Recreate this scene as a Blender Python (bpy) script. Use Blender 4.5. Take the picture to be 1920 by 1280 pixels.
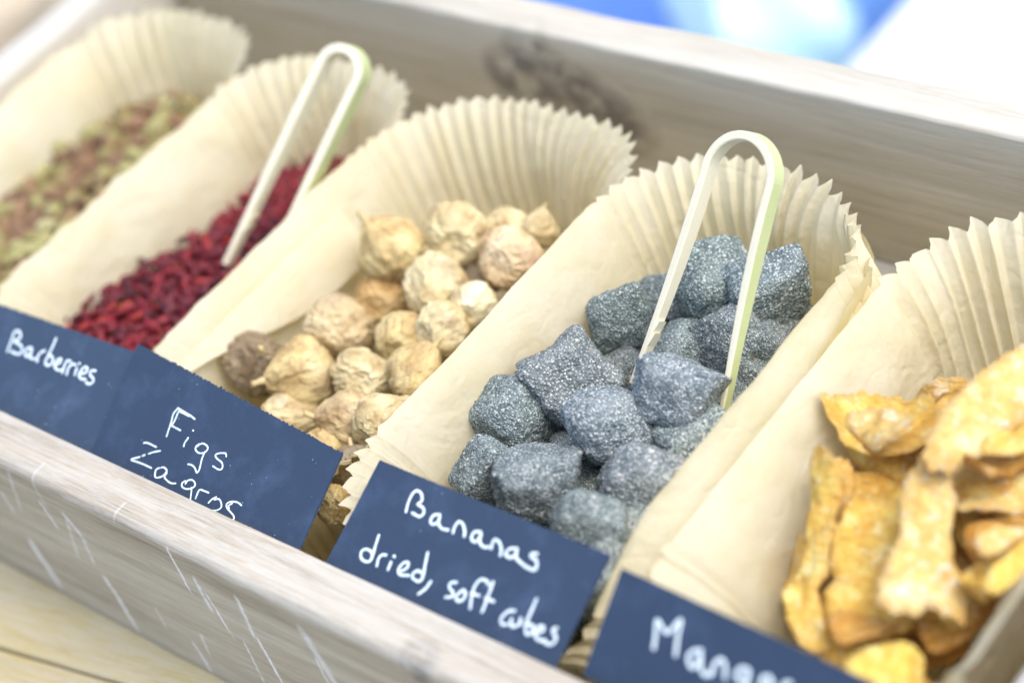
import bpy, bmesh, math, random
import numpy as np
from mathutils import Vector, Matrix, Quaternion
for o in list(bpy.data.objects): bpy.data.objects.remove(o)
SC = bpy.context.scene
COL = SC.collection
MM = 0.001
rnd = random.Random(7)
# ------------------------------------------------------------------ camera, sky, sun, exposure
CAM = {"C": [403.42, -204.62, 420.0], "M": [[0.744776, 0.603075, -0.285674], [0.256286, -0.653764, -0.711977], [-0.616139, 0.457049, -0.641467]], "lens": 74.37}
cam = bpy.data.cameras.new('camera'); camo = bpy.data.objects.new('camera', cam); COL.objects.link(camo)
m = CAM['M']
camo.matrix_world = Matrix(((m[0][0], -m[1][0], -m[2][0], CAM['C'][0]*MM), (m[0][1], -m[1][1], -m[2][1], CAM['C'][1]*MM),
                            (m[0][2], -m[1][2], -m[2][2], CAM['C'][2]*MM), (0, 0, 0, 1)))
cam.sensor_fit = 'HORIZONTAL'; cam.sensor_width = 36; cam.lens = CAM['lens']
cam.clip_start = 0.02; cam.clip_end = 500
cam.dof.use_dof = True; cam.dof.focus_distance = 0.645; cam.dof.aperture_fstop = 4.8
SC.camera = camo
SUN_EL, SUN_AZ = math.radians(64), math.radians(72)          # azimuth clockwise from +Y
w = bpy.data.worlds.new('World'); SC.world = w; w.use_nodes = True
nt = w.node_tree; sky = nt.nodes.new('ShaderNodeTexSky'); sky.sky_type = 'NISHITA'; sky.sun_disc = False
sky.sun_elevation = SUN_EL; sky.sun_rotation = SUN_AZ; sky.dust_density = 4.0; sky.air_density = 1.0; sky.ozone_density = 1.0
bg = nt.nodes['Background']; bg.inputs['Strength'].default_value = 0.135
nt.links.new(sky.outputs[0], bg.inputs[0])
sl = bpy.data.lights.new('sun', 'SUN'); sl.energy = 0.8; sl.angle = math.radians(60); sl.color = (.985, .99, 1.0)
so = bpy.data.objects.new('sun', sl); COL.objects.link(so)
sd = Vector((math.sin(SUN_AZ)*math.cos(SUN_EL), math.cos(SUN_AZ)*math.cos(SUN_EL), math.sin(SUN_EL)))
so.rotation_euler = sd.to_track_quat('Z', 'Y').to_euler(); so.location = (0, 0, 3)
SC.view_settings.view_transform = 'Standard'; SC.view_settings.look = 'None'; SC.view_settings.gamma = 1
SC.view_settings.exposure = 1.08
SC.cycles.use_denoising = True
SC.cycles.max_bounces = 10; SC.cycles.diffuse_bounces = 6; SC.cycles.transmission_bounces = 8

# ------------------------------------------------------------------ measured layout (millimetres; crate rim plane is z = 0)
CARDS = {"figs":{"o":[-104.0,2.2,-4.4],"u":[1.0,0.0,0.0],"v":[-0.0,0.88295,0.46947],"quad":[[-6.34,37.76],[93.58,30.51],[93.27,1.33],[-5.11,0.35]],"ext":3.0,"w":0.62,"strokes":[[[22.85,23.83],[22.06,21.52],[22.72,18.96],[23.4,14.35]],
[[23.75,22.84],[23.85,20.0],[23.53,17.95]],
[[22.85,23.83],[25.31,23.54],[28.69,23.3],[31.76,22.75]],
[[23.81,23.09],[26.28,23.03],[28.93,22.92]],
[[23.67,17.99],[28.05,17.73]],
[[32.53,16.5],[32.04,14.76],[32.24,13.68]],
[[33.15,19.31],[33.34,19.25]],
[[37.83,15.43],[38.12,15.97],[39.47,16.85],[41.53,16.59],[42.25,15.69],[41.4,14.29],[39.29,13.63],[37.5,14.2],[37.3,15.26],[38.0,16.16]],
[[41.69,14.83],[41.68,12.35],[42.52,9.02],[42.0,7.85],[40.32,9.0],[38.53,9.33],[37.24,9.1]],
[[50.78,16.02],[50.0,16.78],[47.73,16.18],[46.33,15.17],[47.31,14.36],[50.2,13.72],[51.26,12.27],[50.07,11.44],[47.28,11.67]],
[[15.2,9.5],[16.72,9.98],[21.02,9.94]],
[[23.4,9.31],[21.13,8.26],[19.26,7.09]],
[[17.73,6.15],[17.05,5.66]],
[[16.04,4.93],[13.09,3.07],[16.49,3.23],[19.72,3.34],[22.87,3.31]],
[[26.25,4.39],[25.21,3.49],[25.65,1.8],[26.67,1.22],[28.85,2.38],[29.74,4.03],[29.38,4.82],[27.75,5.1],[26.87,4.7]],
[[30.12,3.92],[29.91,2.49],[31.84,1.76],[33.87,1.62],[35.46,2.14]],
[[39.49,3.33],[39.95,4.6],[41.79,5.2],[43.41,4.38],[43.09,3.15],[40.96,2.01],[38.76,1.97],[38.05,3.09],[39.01,4.07]],
[[42.56,2.98],[43.37,1.45],[44.38,-1.13]],
[[46.01,0.53],[45.88,2.72],[46.31,3.53],[48.1,3.67],[50.08,3.75]],
[[51.82,0.99],[52.59,2.47],[53.79,3.53]],
[[53.48,2.54],[55.16,3.31],[56.74,2.51],[57.42,1.18],[56.09,-0.14],[53.79,-0.91]],
[[64.87,4.42],[62.85,4.74],[60.46,4.17],[59.02,3.04],[59.71,1.94],[61.65,1.27],[63.59,0.59],[64.28,-0.27],[62.98,-1.36]],
[[61.0,3.8],[60.0,2.7],[60.58,2.01]]]},"barberries":{"o":[-160.0,2.6,-5.5],"u":[1.0,0.0,0.0],"v":[-0.0,0.89101,0.45399],"quad":[[-42.16,32.0],[48.5,35.18],[50.63,0.23],[-18.34,0.08]],"ext":3.0,"w":0.98,"strokes":[[[-9.54,19.01],[-10.07,22.88],[-10.63,25.75],[-9.51,26.82],[-7.79,26.55],[-6.58,24.87],[-8.81,23.24],[-5.54,22.91],[-3.39,22.02],[-2.82,20.18],[-4.62,19.54],[-7.65,19.55]],
[[0.82,23.47],[-1.06,22.43],[-0.79,20.76],[1.04,20.04],[1.55,21.93],[1.43,23.14],[1.99,21.31],[2.88,20.07],[4.88,20.4]],
[[6.55,19.89],[5.83,21.67],[6.49,23.34],[7.73,24.19]],
[[10.3,29.39],[10.51,25.98],[10.4,21.99],[10.81,20.38],[12.46,20.12],[13.85,21.26],[12.85,23.19],[10.89,23.37],[10.56,22.28]],
[[15.81,21.58],[17.34,22.52],[16.93,23.87],[15.55,22.98],[15.5,21.0],[17.27,20.04],[19.52,20.45]],
[[20.39,19.73],[20.0,21.82],[20.22,24.09],[21.86,24.32]],
[[22.77,19.94],[22.23,21.73],[23.03,23.68],[24.66,23.91]],
[[26.49,20.78],[25.96,23.06]],
[[26.08,24.85],[26.31,24.77]],
[[29.01,21.77],[30.95,23.06],[30.7,24.44],[29.09,24.22],[28.28,21.79],[29.56,20.47],[32.2,20.76]],
[[34.79,24.67],[33.03,24.15],[33.28,22.77],[35.58,22.0],[35.82,20.62],[34.57,19.89],[33.12,19.94]]]},"bananas":{"o":[5.0,2.2,-4.4],"u":[1.0,0.0,0.0],"v":[-0.0,0.91355,0.40674],"quad":[[-3.17,33.11],[84.23,33.15],[83.42,1.52],[-4.29,1.06]],"ext":3.0,"w":0.95,"strokes":[[[14.29,22.28],[13.55,25.09],[13.58,27.76],[14.48,29.0],[16.48,28.73],[17.84,26.8],[16.93,25.56],[19.33,25.18],[20.41,23.96],[19.64,22.51],[16.56,22.65]],
[[25.84,25.28],[24.08,24.42],[23.92,22.52],[25.27,21.93],[26.49,23.14],[26.24,24.9],[27.03,22.8],[28.89,21.87],[30.97,22.2]],
[[33.03,22.0],[32.65,23.69],[33.14,25.55],[34.92,25.26],[36.49,23.72],[37.13,22.38]],
[[41.62,25.23],[39.78,24.6],[39.63,22.73],[41.31,22.03],[42.12,23.34],[42.14,24.9],[42.89,22.58],[44.95,21.76],[46.51,22.3]],
[[47.54,22.15],[47.05,24.03],[47.45,24.94],[49.25,24.54],[50.76,23.03],[51.37,21.46]],
[[55.51,24.95],[53.46,24.23],[52.67,22.42],[54.82,21.91],[55.86,23.29],[55.63,24.74],[56.6,22.54],[58.48,21.94]],
[[62.32,25.82],[60.55,25.2],[61.04,24.36],[63.03,24.06],[64.11,22.18],[63.66,21.39],[60.98,21.31],[58.54,21.84]],
[[9.14,12.88],[9.81,9.65],[10.61,5.7],[9.29,4.57],[7.0,4.95],[6.03,6.73],[7.5,7.92],[9.79,7.53],[10.47,5.91]],
[[13.57,4.77],[12.97,6.8],[13.46,8.16],[14.84,8.64]],
[[17.88,5.12],[17.63,7.39]],
[[17.62,9.28],[17.85,9.23]],
[[22.37,6.2],[23.74,7.73],[23.48,9.21],[21.86,8.63],[21.29,6.34],[22.63,5.25],[25.47,6.01]],
[[28.1,13.98],[29.13,10.7],[30.29,7.22],[29.61,5.68],[27.21,5.85],[26.69,7.22],[27.97,8.33],[29.77,8.07]],
[[33.53,6.96],[32.91,4.54],[31.56,2.5]],
[[41.63,9.75],[39.92,8.88],[40.42,7.52],[42.1,6.86],[42.47,5.71],[40.51,4.74]],
[[44.84,8.62],[43.78,6.7],[44.28,5.35],[45.96,5.71],[46.37,7.65],[45.1,8.71]],
[[49.78,4.83],[48.68,7.47],[47.97,10.77],[48.77,13.09],[50.7,13.53],[52.09,12.77]],
[[47.93,8.72],[50.62,8.94]],
[[53.0,13.85],[53.56,9.76],[53.98,5.37]],
[[53.04,9.06],[56.07,9.16]],
[[63.73,9.2],[61.81,8.27],[60.76,5.85],[61.85,4.46],[63.42,5.04]],
[[64.02,6.84],[64.65,5.28],[65.99,5.33],[67.02,6.83],[66.49,8.2],[67.45,6.55]],
[[68.62,14.36],[68.76,10.83],[69.12,6.95],[70.61,4.83],[71.95,5.78],[71.22,7.51],[69.46,7.29]],
[[73.49,6.36],[74.82,7.3],[74.41,8.48],[72.98,7.72],[73.04,5.75],[74.98,4.7],[76.73,5.37]],
[[78.56,9.59],[77.68,8.81],[78.42,7.99],[79.79,6.96],[79.43,5.28],[78.12,4.79],[76.18,4.94]]]},"mango":{"o":[104.0,2.2,-4.4],"u":[1.0,0.0,0.0],"v":[-0.0,0.76604,0.64279],"quad":[[-4.24,31.29],[74.21,29.17],[71.26,2.45],[-6.12,4.21]],"ext":3.0,"w":1.2,"strokes":[[[12.14,15.36],[11.5,18.85],[10.72,22.45],[13.93,20.56],[15.37,21.08],[17.45,24.84],[17.96,21.17],[18.99,16.01]],
[[25.85,19.68],[23.92,18.98],[22.69,16.86],[24.41,14.83],[25.7,15.64],[26.04,18.59],[27.36,15.42],[28.92,14.34],[30.21,15.15]],
[[30.78,15.2],[30.64,17.79],[31.95,19.6],[33.57,18.88],[34.7,15.67]],
[[40.1,19.98],[38.31,19.64],[37.41,17.83],[38.99,16.62],[40.86,17.81],[40.44,20.1],[40.98,16.38],[40.73,13.83],[38.79,13.92]],
[[46.57,20.43],[45.07,19.87],[44.96,18.04],[46.64,17.53],[48.0,19.02],[46.57,20.43]],
[[52.52,21.04],[51.2,20.54],[51.39,19.48],[52.88,18.92],[52.2,17.69],[50.9,17.68]]]}}
FIGS = [[[-100.4,65.46,-20.0],10.65,[0.706,0.079,0.704],2,"grey brown wrinkled fig against the paper wall, just above the figs card"],
[[-79.82,68.26,-21.0],11.74,[-0.366,-0.834,0.413],1,"golden wrinkled fig with a pale stem, right of the darkest fig"],
[[-85.04,124.38,-14.0],11.22,[-0.554,-0.026,0.832],1,"big brownish fig at the upper left of the fig heap with a pointed tip"],
[[-68.0,140.09,-14.0],10.81,[-0.658,0.734,-0.167],0,"pale round fig topmost at the back of the heap"],
[[-61.21,118.36,-18.0],10.63,[0.191,0.68,-0.707],0,"smooth cream fig directly below the topmost fig"],
[[-83.34,90.94,-20.0],11.03,[-0.731,0.243,-0.638],3,"smooth tan brown fig in the left middle of the heap"],
[[-85.44,112.3,-27.0],8.5,[-0.48,0.778,-0.407],4,"small orange brown fig sunk behind the tan one"],
[[-59.85,97.31,-23.0],8.92,[-0.329,0.936,-0.124],1,"golden fig with a dimpled base in the centre of the heap"],
[[-45.55,103.96,-20.0],9.18,[0.14,0.874,-0.466],0,"pale fig with a dark split in its left side"],
[[-43.62,117.81,-20.0],7.82,[-0.402,0.882,-0.245],5,"smooth ivory fig resting by the paper ridge"],
[[-59.39,76.5,-21.0],9.31,[-0.573,0.65,-0.5],0,"pale round fig right of the golden wrinkled one"],
[[-40.26,83.13,-19.0],9.35,[0.442,0.694,0.568],1,"teardrop fig with its tip pointing up to the ridge"],
[[-48.89,57.86,-20.0],9.61,[-0.644,-0.452,0.618],3,"teardrop fig with its stem pointing left, near the card"],
[[-31.37,59.31,-16.0],9.94,[0.082,0.993,-0.082],0,"pale creased fig against the pleated paper corner"],
[[-77.21,53.29,-25.0],8.11,[0.896,0.392,-0.206],0,"small pale fig partly behind the top of the figs card"],
[[-50.68,45.92,-23.0],7.36,[0.819,-0.526,-0.23],1,"fig peeping out over the right end of the figs card"],
[[-42.02,138.35,-16.0],10.04,[-0.199,0.872,-0.447],6,"pinkish fig at the right back against the ridge"],
[[-57.42,152.41,-20.0],7.72,[-0.907,0.41,0.097],0,"pale fig between the topmost and the pinkish one"],
[[-45.23,156.75,-20.0],6.39,[-0.135,0.888,0.44],0,"small pale fig farthest back beside the ridge"],
[[-61.38,139.39,-30.0],8.49,[-0.616,0.457,-0.641],2,"dark fig in the shade left of the pinkish one"],
[[-22.35,25.17,-14.0],5.86,[0.644,-0.056,0.763],1,"fig low in the gap right of the figs card"],
[[-29.27,41.67,-18.0],7.66,[-0.819,0.526,0.23],2,"dark fig in the gap above the right corner of the figs card"],
[[-38.96,40.17,-27.0],7.61,[0.403,0.37,-0.837],4,"brown fig half buried beside the figs card corner"]]
CUBES = [[[15.37,99.2,-14.0],24.82,"star","star shaped cube with pinched corners standing left of the tong"],
[[5.6,82.01,-19.0],21.23,"","cube leaning on the paper wall left of the star shaped one"],
[[42.0,85.08,-11.0],23.25,"round","rounded bluish cube in front of the left tong tip"],
[[55.65,103.88,-9.0],23.52,"tall","upright square cube between the two tong tips"],
[[11.04,129.51,-18.0],19.75,"","cube at the back left beside the paper wall"],
[[32.12,154.21,-16.0],22.38,"round","round lump farthest back behind the tong"],
[[50.63,157.64,-18.0],23.43,"flat","rough crumbly lump at the back right behind the tong leg"],
[[34.94,58.32,-12.0],23.3,"tall","big squarish cube just above the bananas card"],
[[12.11,58.58,-19.0],19.45,"","cube at the left end above the bananas card"],
[[64.69,71.01,-15.0],22.59,"flat","flat broad cube in the front middle of the heap"],
[[65.99,94.89,-20.0],22.45,"tall","pale blue cube below the right tong tip"],
[[63.24,48.34,-8.0],17.84,"flat","small cube touching the top edge of the bananas card"],
[[71.91,58.5,-20.0],18.05,"round","blurred cube next to the pleated paper corner at the front"],
[[47.16,140.35,-25.0],20.38,"","shaded cube behind the right tong leg"],
[[31.93,133.46,-27.0],18.25,"round","shaded cube seen between the tong legs"],
[[16.24,148.9,-26.0],16.61,"","dark cube behind the left tong leg"],
[[58.52,143.93,-27.0],14.94,"round","cube half hidden by the right paper edge"],
[[18.38,117.38,-30.0],15.61,"","small lump in the gap at the left tong tip"],
[[4.65,123.9,-32.0],14.52,"round","small lump right of the tip of the star shaped cube"],
[[27.69,83.39,-31.0],17.76,"tall","dark cube deep between the front cubes"],
[[40.18,71.83,-29.0],14.16,"","dark cube in the hollow left of the flat broad one"],
[[63.71,113.68,-24.0],14.84,"round","cube behind the right tong tip"],
[[44.17,95.26,-31.0],16.33,"flat","dark cube sunk between the bluish and the flat one"],
[[57.99,133.57,-34.0],18.27,"","dark cube in the shade of the right paper wall"],
[[51.91,160.28,-33.0],15.63,"tall","dark cube in the far right corner of the heap"],
[[72.52,37.96,-19.0],18.04,"","dark cube in the gap between the two front cards"],
[[72.51,45.49,-16.0],16.88,"tall","blurred cube showing above the gap between the two front cards"],
[[70.89,71.71,-22.0],15.5,"","cube squeezed between the flat broad one and the paper edge"],
[[6.01,149.68,-36.0],21.16,"tall","deep dark cube left of the tong arch"],
[[25.26,70.89,-36.0],16.42,"round","deep dark cube under the squarish front one"],
[[66.01,84.89,-32.0],15.89,"","cube tucked against the paper below the pale blue one"],
[[36.52,159.16,-34.0],18.96,"round","deep dark cube under the crumbly lump"]]
SLICES = [[[158.74,74.9,-1.94],[0.474,-0.001,0.88],
[[-14.6,12.3],[-14.2,19.8],[-8.2,22.4],[-2.2,18.7],[5.2,5.8],[17.1,-3.9],[16.6,-11.6],[9.8,-13.8],[6.4,-18.9],[-1.6,-21.7],[-6.5,-10.0],[-7.8,0.8]],0,"broad pale slice lying on top at the front"],
[[136.03,79.38,-12.97],[0.285,-0.152,0.946],
[[-7.9,-5.1],[-12.3,7.3],[-5.6,13.5],[3.8,14.6],[8.7,6.4],[9.8,-7.7],[4.8,-14.2],[-1.2,-14.8]],1,"orange yellow slice left of the broad pale one"],
[[126.04,75.49,-4.96],[-0.187,-0.563,0.805],
[[-8.2,15.8],[-2.1,18.7],[3.6,11.0],[5.1,-4.3],[6.0,-18.8],[-1.3,-18.3],[-3.1,-4.1]],1,"narrow upright slice along the paper wall"],
[[117.84,116.6,-14.0],[0.107,0.161,0.981],
[[-17.4,-3.3],[-11.2,7.3],[-0.4,11.3],[10.1,11.9],[15.7,-0.6],[6.9,-12.0],[-3.7,-14.6]],1,"folded slice at the back left of the mango heap"],
[[152.46,120.24,5.92],[0.65,0.142,0.747],
[[-6.0,-28.3],[-8.7,-13.0],[-7.2,6.7],[-1.9,26.4],[4.2,27.7],[10.6,14.2],[7.8,-6.4],[1.1,-27.3]],0,"large pale slice standing highest at the back right"],
[[126.78,102.75,-20.01],[0.38,0.143,0.914],
[[-10.3,-3.6],[-0.3,9.0],[6.9,10.3],[9.3,1.3],[0.3,-7.3],[-6.0,-9.6]],2,"small brown edged slice under the folded one"],
[[153.42,111.77,-10.09],[0.333,0.343,0.878],
[[-12.8,-13.1],[-8.8,0.9],[5.2,21.5],[12.8,15.5],[6.1,-6.1],[-2.6,-18.7]],2,"curled slice below the highest one"],
[[161.64,105.49,-12.06],[0.187,0.374,0.908],
[[-8.1,-11.1],[-5.6,4.5],[4.5,20.3],[10.6,9.1],[2.7,-5.7],[-4.1,-17.1]],0,"long flat slice at the right edge of the heap"],
[[168.66,96.83,-16.04],[0.615,0.202,0.762],
[[-11.5,-8.7],[-4.8,6.6],[4.4,17.6],[10.5,5.4],[4.1,-9.1],[-2.7,-11.7]],3,"deep orange slice right of the broad pale one"],
[[136.75,49.37,-9.98],[0.055,-0.375,0.925],
[[-9.6,4.2],[-4.5,9.5],[3.0,3.1],[9.9,-5.3],[5.0,-8.6],[-3.8,-2.9]],1,"slice in the front left corner above the card"],
[[149.19,59.17,-15.98],[0.284,-0.068,0.956],
[[-13.2,-1.6],[-7.4,9.0],[5.9,11.2],[10.5,2.1],[5.3,-6.4],[-1.1,-14.4]],1,"yellow slice under the broad pale one"],
[[166.23,42.27,-8.0],[0.396,0.114,0.911],
[[-9.7,-3.1],[-3.5,7.9],[4.9,9.9],[10.5,1.6],[2.3,-7.3],[-4.5,-9.1]],4,"pale yellow slice lowest at the front"],
[[180.14,83.76,-6.08],[0.679,0.31,0.666],
[[-5.7,-11.9],[-4.0,0.3],[2.2,20.3],[7.7,11.4],[1.5,-6.0],[-1.7,-14.0]],4,"bright yellow slice against the right paper wall"],
[[165.78,69.9,-24.02],[0.452,0.205,0.868],
[[-8.1,-4.3],[-1.2,8.0],[6.0,10.2],[4.3,-2.7],[-1.1,-11.2]],3,"brown shaded slice under the front edge of the broad one"],
[[119.42,107.47,-26.0],[0.254,0.139,0.957],
[[-13.1,-3.0],[-4.2,9.0],[6.4,11.9],[12.0,-3.9],[-1.1,-14.0]],3,"deep shaded slice under the folded one"],
[[162.86,88.87,-28.0],[0.254,0.139,0.957],
[[-11.4,4.2],[1.0,11.3],[10.3,0.0],[4.1,-9.2],[-3.9,-6.3]],3,"shaded slice in the hollow right of the broad pale one"],
[[132.26,131.7,-14.02],[0.165,0.249,0.954],
[[-5.0,-4.6],[-4.6,9.4],[1.6,10.6],[6.3,-4.2],[1.8,-11.3]],2,"small curled slice behind the folded one"],
[[135.06,80.11,-30.23],[0.109,0.312,0.944],
[[-27.5,4.3],[-16.4,26.5],[5.2,37.6],[30.9,-2.5],[15.7,-37.3],[-7.9,-28.7]],3,"bottom slice showing through the front gaps"],
[[146.77,126.56,-28.18],[0.109,0.312,0.944],
[[-28.3,-1.1],[-12.4,33.5],[12.4,18.5],[24.2,-17.2],[4.1,-33.7]],3,"bottom slice showing through the back gaps"],
[[150.96,45.39,-18.0],[0.056,-0.112,0.992],
[[-8.4,0.9],[-3.0,7.0],[5.7,3.3],[7.2,-4.7],[-1.5,-6.4]],1,"little slice wedged behind the mango card"],
[[124.1,111.56,-6.01],[-0.235,-0.149,0.961],
[[-11.8,-0.1],[-4.1,6.4],[8.2,4.7],[7.1,-3.1],[0.5,-7.9]],0,"pale curl resting on the folded back left slice"],
[[149.81,83.94,-8.06],[0.676,0.496,0.545],
[[-6.1,1.4],[-0.2,16.5],[4.4,6.1],[3.4,-11.4],[-1.5,-12.6]],3,"amber edge of a slice standing behind the broad pale one"],
[[159.73,112.37,-6.21],[0.106,0.59,0.8],
[[-5.3,-14.8],[-3.0,14.7],[3.9,21.1],[3.6,0.1],[0.9,-21.1]],3,"amber slice seen edge on in the middle right of the heap"],
[[159.17,122.16,-3.08],[0.486,0.423,0.765],
[[-6.1,-14.0],[-4.4,5.1],[1.9,17.6],[6.6,3.8],[2.0,-12.5]],1,"golden slice leaning on the highest one"],
[[122.88,88.16,-8.0],[-0.333,-0.41,0.849],
[[-7.9,6.5],[-1.6,9.9],[5.8,-0.9],[5.2,-9.6],[-1.4,-6.0]],2,"amber strip standing behind the narrow upright one"],
[[173.9,89.71,-4.06],[0.33,0.48,0.813],
[[-5.7,-7.4],[-1.4,6.0],[5.3,13.7],[2.8,-0.9],[-0.9,-11.5]],0,"pale flake on the deep orange slice"],
[[172.94,76.43,-9.09],[0.463,0.608,0.645],
[[-5.6,-2.1],[-0.1,13.7],[6.0,9.0],[2.5,-8.5],[-2.7,-12.0]],1,"golden slice tucked under the bright yellow one"],
[[152.5,51.76,-10.03],[-0.048,0.476,0.878],
[[-8.0,-2.0],[-2.6,9.6],[7.8,6.4],[3.4,-4.1],[-0.7,-10.0]],3,"amber slice seen edge on above the lowest one"]]
SCRATCH = [[-119.7,-12.1,-119.1,-27.1,0.9,0.9],[-106.7,-12.4,-118.3,-41.9,1.0,0.5],[-149.7,-45.6,-149.2,-73.5,2.4,1],[-108.2,-12.5,-103.9,-26.8,1.2,0.8],[-105.4,-24.8,-108.3,-39.7,0.9,0.7],[-107.3,-43.3,-108.2,-75.7,1.6,1],[-49.9,-1.8,-50.7,-24.9,0.8,1],[-43.2,-12.2,-44.5,-30.8,1.4,0.7],[-41.4,-18.8,-40.9,-42.0,0.8,1],[-23.5,-10.8,-26.8,-34.2,1.5,0.8],[-24.8,-30.5,-26.2,-60.6,1.1,1],[-70.9,-58.5,-70.9,-76.9,1,1],[-61.6,-49.3,-64.4,-63.3,0.8,0.6],[-35.5,-39.0,-38.5,-65.1,0.8,0.7],[5.0,-9.2,7.3,-40.7,2.6,0.6],[-129.3,-1.9,-140.8,-28.2,1.0,0.4],[-146.9,-20.2,-146.8,-32.3,1,0.6],[-72.1,17.0,-75.6,-4.2,0.7,0.35],[3.8,-24.8,2.7,-40.8,0.8,0.7],[-82.7,-47.0,-83.9,-60.1,0.6,0.6],[-115.8,6.5,-117.0,-17.1,0.7,0.4]]
BARB_POLY = [[-201.65,50.68],[-194.33,80.85],[-186.53,105.54],[-176.62,137.78],[-147.52,135.09],[-143.63,64.47],[-149.51,50.71],[-170.59,48.08]]
RAIS_POLY = [[-287.78,86.03],[-289.28,99.2],[-285.35,135.63],[-265.98,181.61],[-241.83,174.45],[-221.86,142.46],[-231.01,70.39],[-249.0,54.21]]
CAM = {"C":[403.42,-204.62,420.0],"M":[[0.744776,0.603075,-0.285674],[0.256286,-0.653764,-0.711977],[-0.616139,0.457049,-0.641467]],"lens":74.37}

# ------------------------------------------------------------------ noise
_p = np.random.RandomState(3).permutation(256); _p = np.concatenate([_p, _p, _p])
_g = np.random.RandomState(5).normal(size=(256, 3)); _g /= np.linalg.norm(_g, axis=1)[:, None]
def pn(P, seed=0):
    P = np.asarray(P, float) + seed*17.31
    i = np.floor(P).astype(int); f = P - i; i &= 255
    u = f*f*f*(f*(f*6-15)+10); r = 0
    for dx in (0, 1):
        for dy in (0, 1):
            for dz in (0, 1):
                h = _p[_p[_p[i[:, 0]+dx]+i[:, 1]+dy]+i[:, 2]+dz]
                d = ((f-np.array([dx, dy, dz]))*_g[h]).sum(1)
                r = r + d*(u[:, 0] if dx else 1-u[:, 0])*(u[:, 1] if dy else 1-u[:, 1])*(u[:, 2] if dz else 1-u[:, 2])
    return r*1.6
def fbm(P, oct=4, seed=0, gain=.5):
    s = 0; a = 1
    for k in range(oct): s = s + a*pn(np.asarray(P)*2**k, seed+k); a *= gain
    return s
def ridged(P, seed): return 1-2*np.abs(pn(P, seed))
def sst(a, b, x):
    t = np.clip((x-a)/(b-a), 0, 1); return t*t*(3-2*t)

# ------------------------------------------------------------------ object helpers
def mesh(name, V, F, mat=None, smooth=True, loc=(0, 0, 0)):
    me = bpy.data.meshes.new(name); me.from_pydata([tuple(v) for v in (np.asarray(V)*MM)], [], F); me.validate(); me.update()
    if smooth: me.polygons.foreach_set('use_smooth', [True]*len(me.polygons))
    if mat:
        for q in (mat if isinstance(mat, (list, tuple)) else [mat]): me.materials.append(q)
    return me
def add(name, me, parent=None, loc=(0, 0, 0), rot=None, scale=None):
    o = bpy.data.objects.new(name, me); COL.objects.link(o)
    o.location = Vector(loc)*MM
    if rot is not None:
        if isinstance(rot, Quaternion): o.rotation_mode = 'QUATERNION'; o.rotation_quaternion = rot
        else: o.rotation_euler = rot
    if scale is not None: o.scale = (scale,)*3 if np.isscalar(scale) else scale
    if parent: o.parent = parent
    return o
def tag(o, label=None, cat=None, group=None, kind=None):
    if label: o['label'] = label
    if cat: o['category'] = cat
    if group: o['group'] = group
    if kind: o['kind'] = kind
    return o
def empty(name, loc): return add(name, None, loc=loc)
def bm_mesh(name, bm, mat, smooth=True):
    me = bpy.data.meshes.new(name); bm.to_mesh(me); bm.free()
    if smooth: me.polygons.foreach_set('use_smooth', [True]*len(me.polygons))
    for q in (mat if isinstance(mat, (list, tuple)) else [mat]): me.materials.append(q)
    return me
def ico(sub):
    bm = bmesh.new(); bmesh.ops.create_icosphere(bm, subdivisions=sub, radius=1)
    V = np.array([v.co[:] for v in bm.verts]); F = [tuple(v.index for v in f.verts) for f in bm.faces]; bm.free()
    return V/np.linalg.norm(V, axis=1)[:, None], F
def box(name, lo, hi, mat, bev=1.2, seg=3, cuts=0, wob=0, seed=0):
    bm = bmesh.new(); bmesh.ops.create_cube(bm, size=1)
    lo, hi = np.array(lo, float), np.array(hi, float)
    for v in bm.verts: v.co = Vector(((lo+hi)/2+np.array(v.co[:])*(hi-lo))*MM)
    bmesh.ops.bevel(bm, geom=list(bm.edges), offset=bev*MM, segments=seg, profile=.5, affect='EDGES')
    if cuts:
        L = (hi-lo); ax = int(np.argmax(L))
        for k in range(1, cuts):
            co = Vector(lo*MM); co[ax] = (lo[ax]+L[ax]*k/cuts)*MM; no = Vector((0, 0, 0)); no[ax] = 1
            bmesh.ops.bisect_plane(bm, geom=list(bm.verts)+list(bm.edges)+list(bm.faces), plane_co=co, plane_no=no)
        P = np.array([v.co[:] for v in bm.verts])/MM
        d = np.stack([fbm(P/35, 3, seed+k) for k in range(3)], 1)*wob
        d[:, ax] = 0
        for v, q in zip(bm.verts, d): v.co += Vector(q*MM)
    me = bm_mesh(name, bm, mat, True)
    return me

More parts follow.
